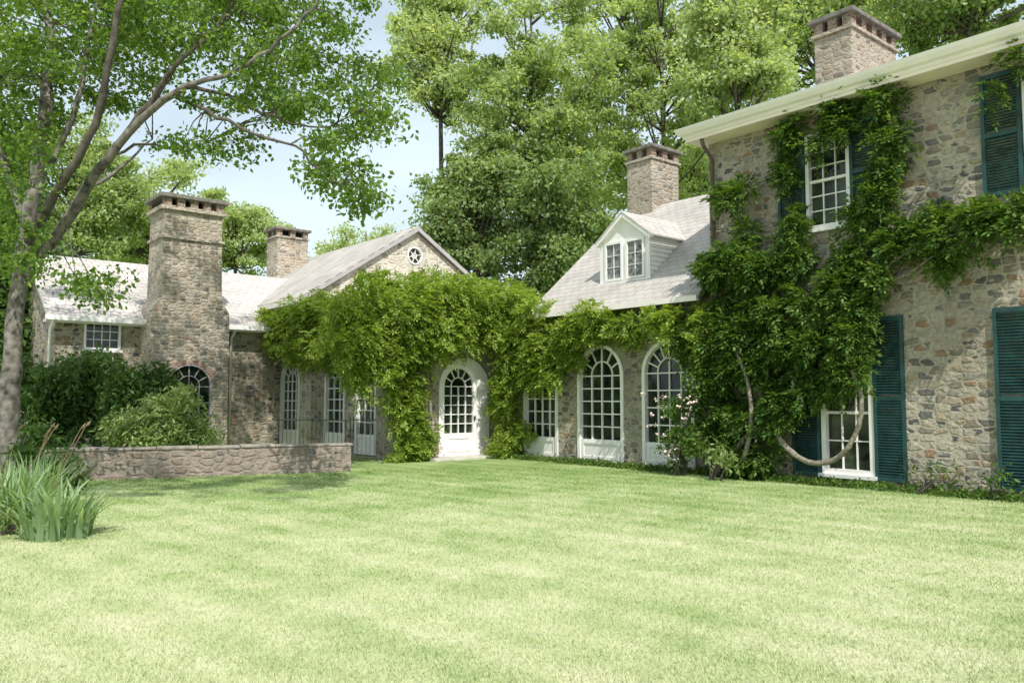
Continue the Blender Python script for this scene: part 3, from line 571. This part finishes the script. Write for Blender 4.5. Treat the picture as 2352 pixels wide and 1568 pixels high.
T.append(limb([(240,360,14.8),(330,330,15.2),(420,345,15.6),(470,330,15.8)],[.05,.04,.025,.01],mat='barkd'))
T.append(limb([(150,510,15.1),(200,440,15.2),(270,390,15.4),(350,320,15.8)],[.1,.08,.05,.02]))
T.append(limb([(330,270,14.2),(400,150,13.9),(500,70,13.8),(560,-60,13.8)],[.07,.06,.045,.03],mat='barkd'))
C=[]
def addcl(px,py,rx,ry,n,y0=13.5,y1=18):
    for _ in range(n):
        a=random.random()*6.28; r=math.sqrt(random.random()); C.append(Pw(px+rx*r*math.cos(a),py+ry*r*math.sin(a),random.uniform(y0,y1)))
addcl(120,60,240,120,88); addcl(60,230,130,80,28,14.5,18); addcl(30,380,80,90,24); addcl(20,520,50,60,12); addcl(430,50,190,80,46); addcl(640,110,170,110,38); addcl(640,200,170,60,16)
addcl(560,250,160,40,14); addcl(480,330,120,30,8); addcl(800,300,100,60,14); addcl(790,410,70,40,9,12.6,14); addcl(840,450,40,25,4,12.6,13.6); addcl(840,200,90,70,16); addcl(200,-60,420,60,40); addcl(700,-30,250,60,30)
addcl(240,200,120,60,14,15.5,18); addcl(220,650,60,30,6,14,15); addcl(60,600,50,40,8); addcl(330,150,90,60,12)
for _ in range(195):  # unseen high clumps added sunward of their targets to cast dappled shade
    k=random.random()
    if k<.25: tg=H(random.uniform(-8,-4.8),14.0,random.uniform(.5,7))
    elif k<.68: tg=np.array([random.uniform(-8.8,-3.4),random.uniform(13.2,16.8),0])
    elif k<.78: tg=H(random.uniform(-9.8,-7.5),16,4.6)
    else: tg=H(random.uniform(-4.6,-2.8),random.uniform(10,15),random.uniform(.5,3.5))
    h_=random.uniform(10.5,16); C.append(tg+SUN*((h_-tg[2])/SUN[2])+rng.normal(size=3)*.2)
C=np.array(C); v=leafcloud(C,rng.uniform(.3,.7,len(C)),112,.105,.068,flat=.55,pw=.6)
npm('crown',v,quadidx(len(v)//4),M['leaf_tree'],tr)
tw_=MB()
for i in range(0,len(C),2):
    c=C[i]; best=min((q for L_ in T for q in L_),key=lambda q:np.linalg.norm(q-c))
    if np.linalg.norm(best-c)<4: tw_.tube([best,(best+c)/2+np.array([0,0,.12]),c],[.016,.011,.005],5)
tw_.build('twigs',M['barkd'],tr)
# ------------------------------------------------------------ background trees
def bgtree(label,px,py,rx,ry,Y,ncl,mat,lper=190,ll=.215,name='woodland_tree',lobes=22,bark='barkd'):
    ce=Pw(px,py,Y); R_=rx*Y/FOC; Rz=ry*Y/FOC; base=np.array([ce[0],ce[1],0]); t=thing(name,label,'tree',tuple(base),'W',None)
    lc=[]
    for i in range(lobes):
        g=unit(rng.normal(size=3))*rng.uniform(.3,.95); lc.append((ce+g*np.array([R_,R_*.8,Rz]),rng.uniform(.2,.38)))
    cc=[]
    for i in range(int(ncl*1.25)):
        if i%4==0: o,s_=ce,1.02
        else: o,s_=lc[i%lobes]
        g=unit(rng.normal(size=3))*(rng.random()**.4)*s_; cc.append(o+g*np.array([R_,R_*.8,Rz]))
    cc=np.array(cc); rad=rng.uniform(.6,1.8,len(cc))*max(.7,R_/5.5)
    v=leafcloud(cc,rad,lper,ll,ll*.65,flat=.5,pw=.72); npm('crown',v,quadidx(len(v)//4),mat,t)
    r0=max(.12,R_*.035); top=ce+Zv*Rz*.7
    MB().tube([base-Zv*.3,base+(ce-base)*.4+np.array([.2,0,0]),ce,top],[r0*1.3,r0,r0*.8,r0*.25],8).build('trunk',M[bark],t,True)
    m=MB()
    for i in range(0,len(cc),max(1,len(cc)//36)):
        c=cc[i]; h_=min(max(c[2]-random.uniform(1,3.5),ce[2]-Rz*.8),top[2]); k_=h_/max(ce[2],.1); a=base+(ce-base)*min(k_,1); a[2]=h_ 
        m.tube([a,(a+c)/2+np.array([0,0,-.25]),c],[r0*.5,r0*.32,.04],6)
    m.build('branches',M[bark],t,True)
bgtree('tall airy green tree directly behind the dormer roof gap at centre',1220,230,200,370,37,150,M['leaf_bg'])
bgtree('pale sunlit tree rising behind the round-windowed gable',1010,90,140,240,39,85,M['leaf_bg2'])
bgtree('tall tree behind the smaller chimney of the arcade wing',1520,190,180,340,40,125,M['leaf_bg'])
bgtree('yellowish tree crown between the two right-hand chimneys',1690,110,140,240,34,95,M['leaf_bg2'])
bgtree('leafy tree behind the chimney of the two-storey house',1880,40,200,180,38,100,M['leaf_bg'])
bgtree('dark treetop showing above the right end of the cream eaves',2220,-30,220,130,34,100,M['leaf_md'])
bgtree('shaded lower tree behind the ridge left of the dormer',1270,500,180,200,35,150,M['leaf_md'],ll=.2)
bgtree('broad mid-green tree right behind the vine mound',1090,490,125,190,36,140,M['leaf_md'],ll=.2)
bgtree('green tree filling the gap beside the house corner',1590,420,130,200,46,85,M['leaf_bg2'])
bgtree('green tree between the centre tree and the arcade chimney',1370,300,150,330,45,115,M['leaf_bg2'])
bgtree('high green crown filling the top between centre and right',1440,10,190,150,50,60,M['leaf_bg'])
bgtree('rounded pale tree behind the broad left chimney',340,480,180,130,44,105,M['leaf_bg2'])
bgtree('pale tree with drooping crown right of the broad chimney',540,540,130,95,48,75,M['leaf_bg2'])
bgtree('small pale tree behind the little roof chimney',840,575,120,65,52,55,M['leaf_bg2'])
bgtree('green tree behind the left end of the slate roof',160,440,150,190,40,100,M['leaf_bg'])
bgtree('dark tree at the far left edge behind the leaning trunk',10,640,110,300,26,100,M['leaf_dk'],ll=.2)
# ------------------------------------------------------------ camera, light, world
cam=bpy.data.cameras.new('Camera'); co=bpy.data.objects.new('Camera',cam); col.objects.link(co); bpy.context.scene.camera=co
cam.sensor_width=36; cam.lens=FOC/2352*36; cam.clip_end=1000; co.location=(0,0,1.6); co.rotation_euler=(math.pi/2+TH,0,0)
sun=bpy.data.lights.new('Sun','SUN'); sun.energy=5; sun.angle=R(.5); sun.color=(1,.965,.89); so_=bpy.data.objects.new('Sun',sun); col.objects.link(so_); so_.rotation_euler=Vector(SUN).to_track_quat('Z','Y').to_euler()
w=bpy.data.worlds.new('World'); bpy.context.scene.world=w; w.use_nodes=True; nt=w.node_tree; L=nt.links.new; bg=nt.nodes['Background']
sky=nd(nt,'ShaderNodeTexSky'); sky.sky_type='NISHITA'; sky.sun_disc=False; sky.sun_elevation=SEL; sky.sun_rotation=math.atan2(SHX,SHY); sky.air_density=1.0; sky.dust_density=2
tc=nd(nt,'ShaderNodeTexCoord'); mp=nd(nt,'ShaderNodeMapping'); mp.inputs['Scale'].default_value=(1,1,2.5); L(tc.outputs['Generated'],mp.inputs[0])
n=noise(nt,mp.outputs[0],2.0,7)
r=ramp(nt,[(.35,(.62,.62,.62)),(.65,(1,1,1))]); L(n.outputs['Fac'],r.inputs[0])
L(mixc(nt,sky.outputs[0],(6.7,7.9,8.7),r.outputs[0]),bg.inputs[0]); bg.inputs[1].default_value=.13
vs_=bpy.context.scene.view_settings; vs_.view_transform='Standard'; vs_.look='None'; vs_.exposure=0
